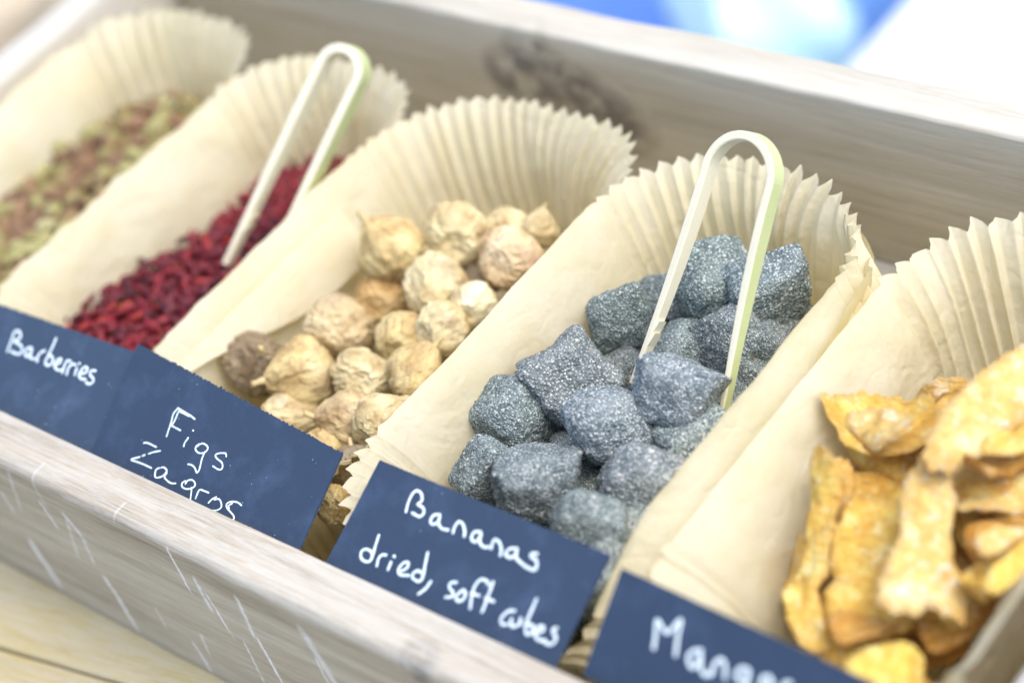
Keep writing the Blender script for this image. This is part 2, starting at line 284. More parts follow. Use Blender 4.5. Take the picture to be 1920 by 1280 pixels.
# ------------------------------------------------------------------ materials
class NB:
    def __init__(s, name):
        s.m = bpy.data.materials.new(name); s.m.use_nodes = True; s.t = s.m.node_tree; s.b = s.t.nodes['Principled BSDF']
        s.out = s.t.nodes['Material Output']; s.co = s.t.nodes.new('ShaderNodeTexCoord').outputs['Object']
    def n(s, typ, **k):
        x = s.t.nodes.new('ShaderNode'+typ)
        for a, b in k.items(): setattr(x, a, b)
        return x
    def l(s, a, b): s.t.links.new(a, b)
    def put(s, sock, v):
        if isinstance(v, bpy.types.NodeSocket): s.l(v, sock)
        else: sock.default_value = v
    def map(s, scale, loc=(0, 0, 0), rot=(0, 0, 0), co=None):
        x = s.n('Mapping'); s.l(co or s.co, x.inputs[0]); x.inputs[1].default_value = loc; x.inputs[2].default_value = rot; x.inputs[3].default_value = scale
        return x.outputs[0]
    def noise(s, co=None, scale=1, det=4, rough=.55, dist=0, col=False):
        x = s.n('TexNoise'); s.l(co or s.co, x.inputs['Vector'])
        for k, v in (('Scale', scale), ('Detail', det), ('Roughness', rough), ('Distortion', dist)): x.inputs[k].default_value = v
        return x.outputs['Color' if col else 'Fac']
    def vor(s, scale, co=None, feat='F1', out='Distance'):
        x = s.n('TexVoronoi', feature=feat); s.l(co or s.co, x.inputs['Vector']); x.inputs['Scale'].default_value = scale
        return x.outputs[out]
    def ramp(s, fac, stops):
        x = s.n('ValToRGB'); s.l(fac, x.inputs[0]); e = x.color_ramp.elements
        while len(e) < len(stops): e.new(.5)
        for q, (p, c) in zip(e, stops): q.position = p; q.color = (*c, 1) if len(c) == 3 else c
        return x.outputs[0]
    def mix(s, fac, a, b, typ='MIX'):
        x = s.n('Mix', data_type='RGBA', blend_type=typ); s.put(x.inputs[0], fac)
        for i, v in ((6, a), (7, b)): s.put(x.inputs[i], (*v, 1) if isinstance(v, tuple) and len(v) == 3 else v)
        return x.outputs[2]
    def math(s, op, a, b=None, c=None, clamp=False):
        x = s.n('Math', operation=op, use_clamp=clamp)
        for i, v in enumerate((a, b, c)):
            if v is not None: s.put(x.inputs[i], v)
        return x.outputs[0]
    def mr(s, v, a, b, c=0, d=1):
        x = s.n('MapRange'); s.l(v, x.inputs[0])
        for i, q in enumerate((a, b, c, d)): x.inputs[i+1].default_value = q
        return x.outputs[0]
    def bump(s, h, strength=.3, dist=.001, nrm=None):
        x = s.n('Bump'); s.l(h, x.inputs['Height']); x.inputs['Strength'].default_value = strength; x.inputs['Distance'].default_value = dist
        if nrm: s.l(nrm, x.inputs['Normal'])
        return x.outputs[0]
    def attr(s, name):
        x = s.n('Attribute', attribute_name=name); return x.outputs['Fac']
    def info(s, out): return s.n('ObjectInfo').outputs[out]
    def fin(s, col, rough=.6, nrm=None, spec=.3, sss=0, sssr=(1, .5, .25), ssss=.003):
        s.put(s.b.inputs['Base Color'], (*col, 1) if isinstance(col, tuple) else col); s.put(s.b.inputs['Roughness'], rough)
        s.b.inputs['Specular IOR Level'].default_value = spec
        if nrm: s.l(nrm, s.b.inputs['Normal'])
        if sss:
            s.b.inputs['Subsurface Weight'].default_value = sss; s.b.inputs['Subsurface Radius'].default_value = sssr; s.b.inputs['Subsurface Scale'].default_value = ssss
        return s.m

def wood(name, dark, mid, light, along=0, knots=(), wash=.5, scratch=False, seed=0.0):
    N = NB(name)
    def sc(a, b): v = [b]*3; v[along] = a; return tuple(v)
    warp = None; kd = None
    for (kx, ky, kz, r) in knots:
        d = N.n('VectorMath', operation='DISTANCE'); N.l(N.map((1, 1, 1), (0, 0, 0)), d.inputs[0]); d.inputs[1].default_value = (kx*MM, ky*MM, kz*MM)
        e = N.math('SUBTRACT', 1, N.math('DIVIDE', d.outputs['Value'], r*MM), clamp=True)
        kd = e if kd is None else N.math('MAXIMUM', kd, e)
    co = N.co
    if kd is not None:
        v = N.n('CombineXYZ'); k3 = N.math('MULTIPLY', kd, .05); N.l(k3, v.inputs[2]); N.l(k3, v.inputs[1])
        a = N.n('VectorMath', operation='ADD'); N.l(N.co, a.inputs[0]); N.l(v.outputs[0], a.inputs[1]); co = a.outputs[0]
    loc = (seed, seed*2, seed*3)
    fine = N.noise(N.map(sc(28, 900), loc, co=co), 1, 5, .6, .3)
    mid_ = N.noise(N.map(sc(6, 130), loc, co=co), 1, 5, .55, .8)
    broad = N.noise(N.map(sc(5, 22), loc, co=co), 1, 3, .5, .4)
    strk = N.noise(N.map(sc(45, 1000), loc), 1, 4, .65, .3)
    spk = N.noise(N.map(sc(380, 1000), loc), 1, 3, .7)
    g = N.math('ADD', N.math('MULTIPLY', mid_, .6), N.math('MULTIPLY', fine, .4))
    c = N.ramp(g, [(.3, dark), (.5, mid), (.68, light)])
    c = N.mix(N.mr(broad, .38, .66), c, N.ramp(mid_, [(.3, mid), (.7, light)]))
    ws = N.math('MULTIPLY', N.mr(broad, .3, .7, .25, 1), N.mr(strk, .36, .62, .15, 1))
    c = N.mix(N.math('MULTIPLY', ws, wash), c, (.63, .625, .565))
    if kd is not None:
        kk = N.math('MULTIPLY', N.mr(kd, .12, .6), N.mr(N.noise(N.map((70, 70, 110), loc), 1, 3, .6), .36, .52))
        c = N.mix(N.math('MULTIPLY', kk, .72), c, (.11, .09, .088))
    h = N.math('ADD', N.math('MULTIPLY', fine, .6), mid_)
    # top edge painted paler in whitewash streaks, standing in for light from above
    sx = N.n('SeparateXYZ'); N.l(N.co, sx.inputs[0]); rim_lit = N.math('MULTIPLY', N.mr(N.math('ADD', sx.outputs[2], N.math('MULTIPLY', broad, .004)), -.0035+(.0 if along == 1 else 0), .0005), N.math('MULTIPLY', N.mr(strk, .36, .58, .2, 1), N.mr(spk, .34, .52, .6, 1)))
    c = N.mix(N.math('MULTIPLY', rim_lit, .5), c, (.56, .57, .53))
    if scratch: c = N.mix(N.attr('scratch'), c, (.86, .87, .90))
    return N.fin(c, .72, N.bump(h, .35, .0012), .2)

LB = -77.0   # table top
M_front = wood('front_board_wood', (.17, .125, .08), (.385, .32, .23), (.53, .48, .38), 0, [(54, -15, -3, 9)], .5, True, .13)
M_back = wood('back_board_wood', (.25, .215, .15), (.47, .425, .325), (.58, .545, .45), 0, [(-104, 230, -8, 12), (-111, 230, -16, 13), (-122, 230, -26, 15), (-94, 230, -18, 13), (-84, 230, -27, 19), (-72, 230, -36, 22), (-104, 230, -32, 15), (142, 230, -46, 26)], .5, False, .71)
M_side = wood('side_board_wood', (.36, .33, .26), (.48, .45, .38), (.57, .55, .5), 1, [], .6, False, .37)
M_table = wood('table_wood', (.33, .25, .09), (.46, .365, .14), (.54, .455, .205), 0, [], .12, False, .9)

# parchment
def paper(name, c1, c2):
    N = NB(name)
    n1 = N.noise(N.map((40, 40, 40)), 1, 4, .6); n2 = N.noise(N.map((1500, 1500, 1500)), 1, 3, .7); n3 = N.noise(N.map((260, 260, 120)), 1, 4, .6)
    col = N.mix(N.mr(n1, .35, .65), c1, c2); col = N.mix(N.mr(n3, .45, .75, 0, .25), col, (.86, .80, .66))
    cz = N.math('ABSOLUTE', N.math('SUBTRACT', N.noise(N.map((26, 26, 26), (.4, .2, .7)), 1, 3, .5, .5), .5)); cr = N.mr(cz, 0, .035)
    cz2 = N.math('ABSOLUTE', N.math('SUBTRACT', N.noise(N.map((70, 40, 60), (.1, .9, .3)), 1, 2, .5, .3), .5)); cr2 = N.mr(cz2, 0, .05)
    nrm = N.bump(n2, .15, .0004, N.bump(N.math('ADD', cr, N.math('MULTIPLY', cr2, .6)), .22, .0009, N.bump(n1, .5, .005)))
    N.fin(col, .5, nrm, .35)
    tr = N.n('BsdfTranslucent'); N.l(N.mix(1.0, col, (1, .88, .60), 'MULTIPLY'), tr.inputs[0]); N.l(nrm, tr.inputs[1])
    mx = N.n('MixShader'); mx.inputs[0].default_value = .45; N.l(N.b.outputs[0], mx.inputs[1]); N.l(tr.outputs[0], mx.inputs[2]); N.l(mx.outputs[0], N.out.inputs[0])
    return N.m
M_paper = paper('parchment', (.885, .85, .665), (.84, .79, .55))

def card_mat():
    N = NB('slate_card')
    sp = N.vor(420, out='Distance'); dots = N.math('MULTIPLY', N.mr(sp, .10, .05), N.mr(N.noise(N.map((130, 130, 130)), 1, 2), .55, .62))
    f = N.noise(N.map((2200, 2200, 2200)), 1, 3, .7); b = N.noise(N.map((55, 55, 55)), 1, 5, .7)
    c = N.mix(N.mr(f, .3, .7), (.031, .052, .095), (.043, .069, .118)); c = N.mix(N.mr(b, .5, .72, 0, .6), c, (.066, .104, .18)); c = N.mix(dots, c, (.3, .4, .5)); c = N.mix(1.0, c, N.info('Color'), 'MULTIPLY')
    return N.fin(c, .62, N.bump(f, .15, .0004), .13)
M_card = card_mat()
N = NB('chalk_ink'); f = N.noise(N.map((900, 900, 900)), 1, 3, .6)
M_ink = N.fin(N.mix(N.mr(f, .3, .6), (.55, .72, .80), (.80, .90, .92)), .7, None, .1)

def fig_mat():
    N = NB('dried_fig')
    n1 = N.noise(N.map((75, 75, 75)), 1, 4, .6, .6); n2 = N.noise(N.map((340, 340, 200)), 1, 5, .65, .6); n3 = N.noise(N.map((1400, 1400, 1400)), 1, 3, .6)
    c = N.ramp(n1, [(.28, (.30, .21, .12)), (.40, (.52, .41, .23)), (.53, (.70, .61, .38)), (.68, (.84, .79, .56))])
    c = N.mix(N.mr(n2, .55, .70, 0, .6), c, (.30, .19, .12)); c = N.mix(N.mr(n2, .44, .28, 0, .5), c, (.86, .82, .66))
    c = N.mix(N.mr(N.noise(N.map((45, 45, 45), (.3, .1, .2)), 1, 3), .54, .66, 0, .5), c, (.33, .27, .25))
    c = N.mix(1.0, c, N.info('Color'), 'MULTIPLY')
    h = N.math('ADD', n2, N.math('MULTIPLY', n3, .25))
    return N.fin(c, .55, N.bump(h, .55, .0016), .35, .12, (1, .8, .55), .001)
M_fig = fig_mat()
N = NB('fig_stem'); n1 = N.noise(N.map((500, 500, 200)), 1, 3)
M_stem = N.fin(N.mix(n1, (.45, .33, .14), (.74, .62, .34)), .6, N.bump(n1, .4, .001), .3)

def cube_mat():
    N = NB('sugared_banana')
    lo = N.noise(N.map((90, 90, 90)), 1, 3, .6)
    g1 = N.noise(N.map((1250, 1250, 1250)), 1, 2, .7); v = N.vor(1500, out='Color'); vd = N.vor(1500, out='Distance'); v2 = N.vor(800, out='Color'); v2d = N.vor(800)
    sep = N.n('SeparateColor'); N.l(v, sep.inputs[0]); sep2 = N.n('SeparateColor'); N.l(v2, sep2.inputs[0])
    base = N.mix(N.mr(N.noise(N.map((180, 180, 180)), 1, 3), .4, .65), (.15, .192, .19), (.265, .315, .305))
    cov = N.mr(lo, .28, .60, .6, 1.0)
    m1 = N.math('LESS_THAN', sep.outputs[0], cov)
    gcol = N.ramp(sep.outputs[1], [(0, (.22, .265, .262)), (.5, (.48, .55, .53)), (.85, (.64, .70, .67)), (1, (.80, .84, .80))])
    c = N.mix(N.math('MULTIPLY', m1, N.mr(vd, .62, .3)), base, gcol)
    m2 = N.math('MULTIPLY', N.math('LESS_THAN', sep2.outputs[0], .06), N.mr(v2d, .5, .3)); c = N.mix(m2, c, (.72, .74, .68))
    c = N.mix(N.mr(N.noise(N.map((260, 260, 260)), 1, 3), .6, .72, 0, .35), c, (.35, .29, .25))
    c = N.mix(1.0, c, N.info('Color'), 'MULTIPLY')
    h = N.math('ADD', N.math('MULTIPLY', N.math('SUBTRACT', 1, vd), .6), g1)
    return N.fin(c, .75, N.bump(h, 1.0, .0010), .2)
M_cube = cube_mat()

def mango_mat():
    N = NB('dried_mango')
    n1 = N.noise(N.map((60, 60, 60)), 1, 4, .6, .8); n2 = N.noise(N.map((260, 260, 260)), 1, 5, .65, .5); n3 = N.noise(N.map((900, 900, 900)), 1, 3, .7)
    c = N.ramp(n1, [(.28, (.52, .28, .065)), (.43, (.75, .47, .11)), (.56, (.82, .61, .19)), (.72, (.86, .77, .44))])
    c = N.mix(N.mr(n2, .52, .68, 0, .75), c, (.90, .85, .66)); c = N.mix(N.mr(n2, .42, .30, 0, .65), c, (.42, .19, .06))
    e = N.attr('edge'); c = N.mix(N.math('MULTIPLY', e, N.mr(n1, .3, .6, .15, .65)), c, (.50, .27, .09))
    c = N.mix(1.0, c, N.info('Color'), 'MULTIPLY')
    fb = N.noise(N.map((60, 620, 200)), 1, 4, .6, .6); c = N.mix(N.mr(fb, .52, .7, 0, .45), c, (.50, .26, .08))
    h = N.math('ADD', N.math('ADD', n2, N.math('MULTIPLY', n3, .3)), N.math('MULTIPLY', fb, .8))
    return N.fin(c, .42, N.bump(h, .95, .0018), .4, .3, (1, .6, .2), .003)
M_mango = mango_mat()
N = NB('dried_barberry'); n1 = N.noise(N.map((300, 300, 300)), 1, 3); r = N.info('Random')
c = N.ramp(r, [(0, (.06, .006, .013)), (.5, (.165, .011, .023)), (.9, (.27, .017, .026)), (1, (.42, .04, .025))])
M_barb = N.fin(N.mix(N.mr(n1, .4, .7, 0, .5), c, (.04, .008, .016)), .5, N.bump(n1, .5, .001), .45, .15, (1, .2, .1), .002)
N = NB('golden_raisin'); n1 = N.noise(N.map((250, 250, 250)), 1, 4); r = N.info('Random')
c = N.ramp(r, [(0, (.12, .07, .04)), (.4, (.28, .16, .09)), (.55, (.25, .22, .08)), (.85, (.36, .36, .14)), (1, (.55, .54, .30))])
M_rais = N.fin(N.mix(N.mr(n1, .45, .7, 0, .5), c, (.20, .12, .06)), .4, N.bump(n1, .6, .0012), .4, .2, (1, .6, .2), .003)
def bamboo(name, a, b):
    N = NB(name); n = N.noise(N.map((60, 1800, 1800)), 1, 4, .6); n2 = N.noise(N.map((30, 200, 200)), 1, 3)
    return N.fin(N.mix(N.math('MULTIPLY', N.mr(n, .35, .65), .8), N.mix(n2, a, b), b), .5, N.bump(n, .2, .0004), .3)
M_bamboo = bamboo('bamboo_flesh', (.84, .82, .66), (.78, .74, .55)); M_bskin = bamboo('bamboo_skin', (.42, .52, .22), (.56, .62, .34))
def plain(name, c, r=.5, sp=.4):
    N = NB(name); n = N.noise(N.map((12, 12, 12)), 1, 4)
    return N.fin(N.mix(n, tuple(q*.93 for q in c), tuple(min(1, q*1.05) for q in c)), r, None, sp)

# ------------------------------------------------------------------ ground and table
def sheet():
    bm = bmesh.new(); bmesh.ops.create_grid(bm, x_segments=2, y_segments=2, size=150)
    return bm
N = NB('pale_paving'); n = N.noise(N.map((2.5, 2.5, 2.5)), 1, 5); n2 = N.noise(N.map((60, 60, 60)), 1, 3)
M_pave = N.fin(N.mix(n, N.mix(n2, (.26, .36, .46), (.32, .42, .50)), (.42, .50, .57)), .8, None, .2)
tag(add('pavement', bm_mesh('pavement', sheet(), M_pave), loc=(0, 0, -880)), kind='structure')
table = empty('market_table', (0, 60, LB)); tag(table, 'pale wooden plank table under the crate of dried fruit', 'table')
ta = math.radians(10.5); table.rotation_euler = (0, 0, ta)
# plank seams run along the table; one seam passes (-155,-45)
s0 = (-math.sin(ta)*(-155.6-0)+math.cos(ta)*(-45.1-60))
for k in range(-3, 4):
    y0 = s0+k*92; 
    if y0+92 > 228: continue
    add('plank', box('plank', (-700, y0+.5, -22), (720, y0+91.5, -.4*(k % 2)), M_table, 1.0, 2, 24, .3, k), table)
for sx in (-640, 660):
    for sy in (s0-240, s0+300):
        add('leg', box('leg', (sx-30, sy-30, -803), (sx+30, sy+30, -23), M_table, 3, 2), table)

# ------------------------------------------------------------------ crate
IX0, IX1, IY1, T = -315.0, 200.0, 230.0, 17.3
crate = empty('wooden_crate', (0, 115, LB)); tag(crate, 'weathered whitewashed wooden crate holding paper cases of dried fruit', 'crate')
OFF = np.array((0, 115, LB))
def part(name, me): o = add(name, me, crate); o.location = -Vector(OFF)*MM; return o
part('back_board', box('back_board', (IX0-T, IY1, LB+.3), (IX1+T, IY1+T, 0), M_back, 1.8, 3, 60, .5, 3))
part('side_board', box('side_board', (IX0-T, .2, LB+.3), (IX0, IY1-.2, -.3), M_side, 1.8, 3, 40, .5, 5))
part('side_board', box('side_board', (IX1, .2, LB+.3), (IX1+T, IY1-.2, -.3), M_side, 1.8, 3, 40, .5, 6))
part('base_board', box('base_board', (IX0+.3, .3, LB+1), (IX1-.3, IY1-.3, LB+6), M_side, .5, 1))
# front board : swept profile on a fine grid so the chalky scratches can be drawn on its face
def front_board():
    r = 2.6
    prof = [(-T, LB+.3, 0)]
    zf = np.linspace(LB+1.5, -r*1.6, 120); prof += [(-T, z, 0) for z in zf]
    for a in np.linspace(0, math.pi/2, 7)[1:]: prof.append((-T+r*1.3*(1-math.cos(a)), -r*1.6*(1-math.sin(a)), 0))
    prof += [(y, 0, 0) for y in np.linspace(-T+r*1.3, -.9, 14)[1:]]
    prof += [(-.3, -.25, 0), (0, -.9, 0)] + [(0, z, 0) for z in np.linspace(-8, LB+.3, 8)]
    P = np.array(prof)[:, :2]
    xs = np.concatenate([np.linspace(IX0-T, -235, 12)[:-1], np.linspace(-235, 75, 560), np.linspace(75, IX1+T, 16)[1:]])
    nx, npf = len(xs), len(P)
    V = np.zeros((nx, npf, 3)); V[:, :, 0] = xs[:, None]; V[:, :, 1] = P[None, :, 0]; V[:, :, 2] = P[None, :, 1]
    V = V.reshape(-1, 3)
    d = fbm(V/30, 4, 11)*.45+fbm(V*np.array([.08, .7, .7]), 2, 12)*.12
    top = sst(-6, -1, V[:, 2])
    face = (V[:, 1] < -T+.01)
    V[:, 1] -= d*np.where(V[:, 1] < -10, 1, .0); V[:, 2] += d*top*.5
    F = []
    for i in range(nx-1):
        for j in range(npf-1): F.append((i*npf+j, i*npf+j+1, (i+1)*npf+j+1, (i+1)*npf+j))
    F.append(tuple(range(npf))); F.append(tuple((nx-1)*npf+j for j in range(npf-1, -1, -1)))
    F += [(i*npf, (i+1)*npf, (i+1)*npf+npf-1, i*npf+npf-1) for i in range(nx-1)]
    me = mesh('front_board', V, F, M_front)
    # scratches
    A = np.zeros(len(V)); X, Z = V[:, 0], V[:, 2]
    nz = fbm(np.stack([X*1.2, Z*.35, X*0], 1), 3, 21)
    for x0, z0, x1, z1, wd, st in SCRATCH:
        dx, dz = x1-x0, z1-z0; L2 = dx*dx+dz*dz; t = ((X-x0)*dx+(Z-z0)*dz)/L2
        dist = np.abs((X-x0)*dz-(Z-z0)*dx)/math.sqrt(L2); end = sst(-.06, .12, t)*sst(1.06, .8, t)
        A = np.maximum(A, st*end*np.clip(1.25-dist/(wd*.8*(.5+.5*end)), 0, 1)*np.clip(1.05+nz*1.0, 0, 1))
    A = np.where(face | (V[:, 1] < -10), A, 0)
    at = me.attributes.new('scratch', 'FLOAT', 'POINT'); at.data.foreach_set('value', A.astype(np.float32))
    return me
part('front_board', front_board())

# ------------------------------------------------------------------ paper cases
def off_side(d): return 12.5*(1-math.exp(-d/11))+.13*d
def ring(xc, yc, a, b, off, r0, rf=None, rb=None):
    """points of a rounded rectangle, same parameter on every ring: returns pts, normals, pleat weight, arc coordinate, side id"""
    a -= off; b -= off; r = max(r0-off*.75, 10); r2 = r if rf is None else max(rf-off*.4, 8); r3 = r if rb is None else max(rb-off*.4, 8)
    segs = []
    NS, NA = 44, 150
    pts = []; nor = []; wt = []; ph = []
    def corner(cx, cy, a0, r=r):
        for k in range(NA):
            t = a0+math.pi/2*k/NA; n = (math.cos(t), math.sin(t)); pts.append((cx+r*n[0], cy+r*n[1])); nor.append(n)
    def line(p, q, n, cnt):
        for k in range(cnt):
            t = k/cnt; pts.append((p[0]+(q[0]-p[0])*t, p[1]+(q[1]-p[1])*t)); nor.append(n)
    x0, x1, y0, y1 = xc-a, xc+a, yc-b, yc+b
    line((x1, y0+r2), (x1, y1-r3), (1, 0), NS); corner(x1-r3, y1-r3, 0, r3)
    line((x1-r3, y1), (x0+r, y1), (0, 1), 24); corner(x0+r, y1-r, math.pi/2)
    line((x0, y1-r), (x0, y0+r), (-1, 0), NS); corner(x0+r, y0+r, math.pi)
    line((x0+r, y0), (x1-r2, y0), (0, -1), 24); corner(x1-r2, y0+r2, 1.5*math.pi, r2)
    return np.array(pts), np.array(nor), NS, NA
def liner(name, xl, xr, y0, y1, label, seed, amp=1.5, pitch=6.0, lip=0.0, front_drop=6.0, right_drop=3.0, bulge=None, hump=0.0, zr=0.0, rr=.92, rf=None, rag=.7, cre_amp=.9, fdr=0.0, rb=None, flare=0.0):
    xc, yc, a, b = (xl+xr)/2, (y0+y1)/2, (xr-xl)/2, (y1-y0)/2
    ds = np.concatenate([[0, .7, 1.6, 3, 4.6, 6.5], np.linspace(9, 69, 18)]); rows = []
    base, nb, NS, NA = ring(xc, yc, a, b, 0, a*rr, rf, rb)
    n = len(base)
    seg = np.linalg.norm(np.roll(base, -1, 0)-base, axis=1); s = np.concatenate([[0], np.cumsum(seg)[:-1]])
    side = np.zeros(n); i0 = NS; i1 = NS+2*NA+24; j0 = i1+NS
    wt = np.zeros(n); mid = (s[i0]+s[i1])/2, (s[j0]+s[-1])/2
    half = (s[i1]-s[i0])/2
    rn = np.random.RandomState(seed)
    dist = np.minimum(np.abs(s-mid[0]), np.abs(s-mid[1]))
    wt = sst(half+9, half-16, dist)
    # irregular pleat phase
    ph = s/pitch+.35*fbm(np.stack([s/26, s*0, s*0+seed], 1), 2, seed)
    fr = ph-np.floor(ph); tri = np.where(fr < .68, fr/.68, (1-fr)/.32)*2-1
    pa = .8+.95*pn(np.stack([np.floor(ph)*1.37, ph*0, ph*0+seed], 1), seed)
    V = []
    for k, d in enumerate(ds):
        o = off_side(d)
        P, Nn, _, _ = ring(xc, yc, a, b, o, a*rr, rf, rb)
        Z = np.full(n, -d+zr)
        fade = math.exp(-d/90)
        disp = tri*pa*wt*amp*fade*(1 if d > 0 else 1.06)
        lowf = fbm(np.stack([s/38, np.full(n, d/30), np.full(n, seed*3.3)], 1), 2, seed)*1.3*(1-wt)+fbm(np.stack([s/60, np.full(n, d/60), np.full(n, seed*1.3)], 1), 2, seed+5)*1.6
        cre = np.column_stack([s/30, np.full(n, d/26), np.full(n, seed*5.7)])
        disp = disp+(ridged(cre, seed+40)*.9+.5*ridged(cre*2.3, seed+41))*cre_amp*sst(1, 12, d)
        P = P+Nn*(disp+lowf*(.35+.65*sst(0, 12, d)))[:, None]
        tn = np.stack([-Nn[:, 1], Nn[:, 0]], 1); P = P+tn*(np.abs(tri)*wt*amp*.25)[:, None]
        top = math.exp(-d/16)
        Z = Z+top*(tri*wt*.55*pa+wt*.9*pn(np.stack([np.floor(ph)*2.1, ph*0, ph*0+seed], 1), seed+7)+hump*sst(y1-60, y1, base[:, 1])+rag*fbm(np.stack([s/15, s*0, s*0+seed], 1), 2, seed+2))
        Z = Z-math.exp(-d/30)*(front_drop*sst(y0+26, y0+2, base[:, 1])+right_drop*sst(xc, xr-6, base[:, 0])*sst(y1-10, y1-45, base[:, 1]))
        Z = Z-math.exp(-d/30)*fdr*sst(xc, xr-12, base[:, 0])*sst(y0+55, y0+14, base[:, 1])
        P[:, 0] += flare*math.exp(-d/25)*sst(xc, xr, base[:, 0])*sst(y1-75, y1-15, base[:, 1])
        if bulge is not None:
            bx = bulge(base, d, Nn); P[:, 0] += bx
        V.append(np.column_stack([P, Z]))
    V = np.concatenate(V); F = []
    for k in range(len(ds)-1):
        for i in range(n):
            j = (i+1) % n; F.append((k*n+i, k*n+j, (k+1)*n+j, (k+1)*n+i))
    F.append(tuple((len(ds)-1)*n+i for i in range(n)))
    c = np.array([xc, yc, -70]); V[:, 2] = np.maximum(V[:, 2], LB+7)
    o = add(name, mesh(name, V-c, F, M_paper), loc=c)
    tag(o, label, 'paper case', 'pleated parchment cases in the crate')
    return o
def wall_strip(name, x_of, ys, d0_of, d1_of, gap, parent, seed, nd=10):
    """a second layer of paper lying against the inside of a left wall"""
    V = []; F = []; n = len(ys)
    for i, y in enumerate(ys):
        for k in range(nd+1):
            d = d0_of(y)+(d1_of(y)-d0_of(y))*k/nd
            V.append((x_of(y, d)+gap*(.4+.6*k/nd), y+d*.0, -d))
    for i in range(n-1):
        for k in range(nd): F.append((i*(nd+1)+k, i*(nd+1)+k+1, (i+1)*(nd+1)+k+1, (i+1)*(nd+1)+k))
    V = np.array(V); V[:, 0] += fbm(V/22, 2, seed)*.4
    o = add(name, mesh(name, V-np.array([0, 0, 0]), F, M_paper), parent); o.location = -parent.location
    return o
L_rais = liner('paper_case', -300, -208, 14, 196, 'pleated parchment case of green raisins at the left end of the crate', 1, 1.8, 7.5, hump=2, rag=2.6, rb=27, flare=2)
L_barb = liner('paper_case', -206, -122, 12, 193, 'pleated parchment case of red barberries', 2, 1.8, 6.6, rag=1.9, rb=27, flare=6)
L_figs = liner('paper_case', -120.5, -17, 5, 195, 'pleated parchment case of dried figs', 3, 1.9, 6.0, rag=1.2, rb=27, flare=5)
def bulge_b(base, d, Nn): return sst(52, 78, base[:, 0])*(off_side(d)+9.5*float(sst(0, 16, d)))
L_bana = liner('paper_case', -16, 81.5, 5, 194, 'pleated parchment case of grey sugared banana cubes', 4, 2.1, 6.2, right_drop=0, bulge=bulge_b, rr=.84, front_drop=7, rf=20, fdr=12)
def bulge_m(base, d, Nn):
    left = sst(140, 110, base[:, 0]); f = sst(110, 20, base[:, 1])
    return left*f*sst(2, 40, d)*12
L_mang = liner('paper_case', 95, 189, 6, 200, 'pleated parchment case of dried mango slices at the right end', 5, 2.3, 7.0, right_drop=0, bulge=bulge_m, hump=2, cre_amp=1.5)
# a second sheet wrapped round the right side and back corner of the banana case
def outer_sheet():
    pts = [(92.0-7.0*float(sst(118, 168, y))+1.2*math.sin(y*.09), y) for y in np.linspace(46, 165, 54)]
    pts += [(40.8+44.3*math.cos(a), 152+44.3*math.sin(a)) for a in np.linspace(.32, 1.45, 30)]
    V = []; F = []; nd = 12; n = len(pts)
    for i, (x, y) in enumerate(pts):
        tz = -1.8-.10*max(0, 150-y)-.5*max(0, 92-y)-14.0*float(sst(53, 66, i))+.5*math.sin(i*.55)
        for k in range(nd+1):
            d = 50*k/nd; f = math.exp(-d/6)
            V.append((x-.10*d+1.2*f, y-.05*d*float(sst(50, 83, i)), tz-d))
    V = np.array(V); V[:, 0] += fbm(V/24, 2, 77)*.7
    for i in range(n-1):
        for k in range(nd): F.append((i*(nd+1)+k, i*(nd+1)+k+1, (i+1)*(nd+1)+k+1, (i+1)*(nd+1)+k))
    o = add('outer_sheet', mesh('outer_sheet', V, F, M_paper), L_bana); o.location = -L_bana.location
outer_sheet()
ysf = np.linspace(40, 128, 60)
wall_strip('paper_flap', lambda y, d: -120.5+off_side(d)+2.2, ysf, lambda y: 5.5, lambda y: 8+15*sst(40, 108, y), 3.2, L_figs, 8)

# ------------------------------------------------------------------ fruit shapes
S5, F5 = ico(5); S6, F6 = ico(6); S3, F3 = ico(3); S4, F4 = ico(4)
def fig_mesh(seed):
    n = S6; z = n[:, 2]
    t = sst(.55, 1, z); p = n*np.array([1, 1, .86])
    rs = np.random.RandomState(seed); neck = rs.uniform(.12, .42); bend = rs.normal(size=2)*.12
    p[:, :2] *= (1-.35*t)[:, None]; p[:, 2] += neck*t; p[:, 0] += bend[0]*t; p[:, 1] += bend[1]*t
    p[:, 2] += .16*sst(-.86, -1, z)
    az = np.stack([n[:, 0]*3.6, n[:, 1]*3.6, n[:, 2]*1.1], 1)
    r = 1+.09*fbm(n*1.3, 2, seed)
    wr = sst(.05, .8, .5+.5*pn(n*1.7, seed+30))
    r += -.085*(1-ridged(az*1.0, seed+1))*wr+.02*fbm(n*5, 3, seed+2)
    r += .030*ridged(az*2.6+.4*pn(n*3, seed)[:, None], seed+3)*wr+.010*ridged(n*13, seed+4)
    p = p*r[:, None]*np.array([1, rs.uniform(.85, 1), 1])
    top = p[np.argmax(p[:, 2])]
    return mesh('fig', p*10, F6, M_fig), top*10
def stem_mesh(seed):
    rs = np.random.RandomState(seed); V = []; F = []; K = 6; n = 7; b = rs.normal(size=2)*1.1
    for k in range(K):
        t = k/(K-1); c = np.array([b[0]*t*t, b[1]*t*t, -1.0+4.2*t]); r = 1.15-.45*t+(.25 if k == K-1 else 0)
        for i in range(n):
            a = 2*math.pi*i/n; V.append(c+np.array([math.cos(a)*r*rs.uniform(.85, 1.15), math.sin(a)*r*rs.uniform(.7, 1), 0]))
    for k in range(K-1):
        for i in range(n): F.append((k*n+i, k*n+(i+1) % n, (k+1)*n+(i+1) % n, (k+1)*n+i))
    F.append(tuple((K-1)*n+i for i in range(n)))
    return mesh('stem', np.array(V), F, M_stem)
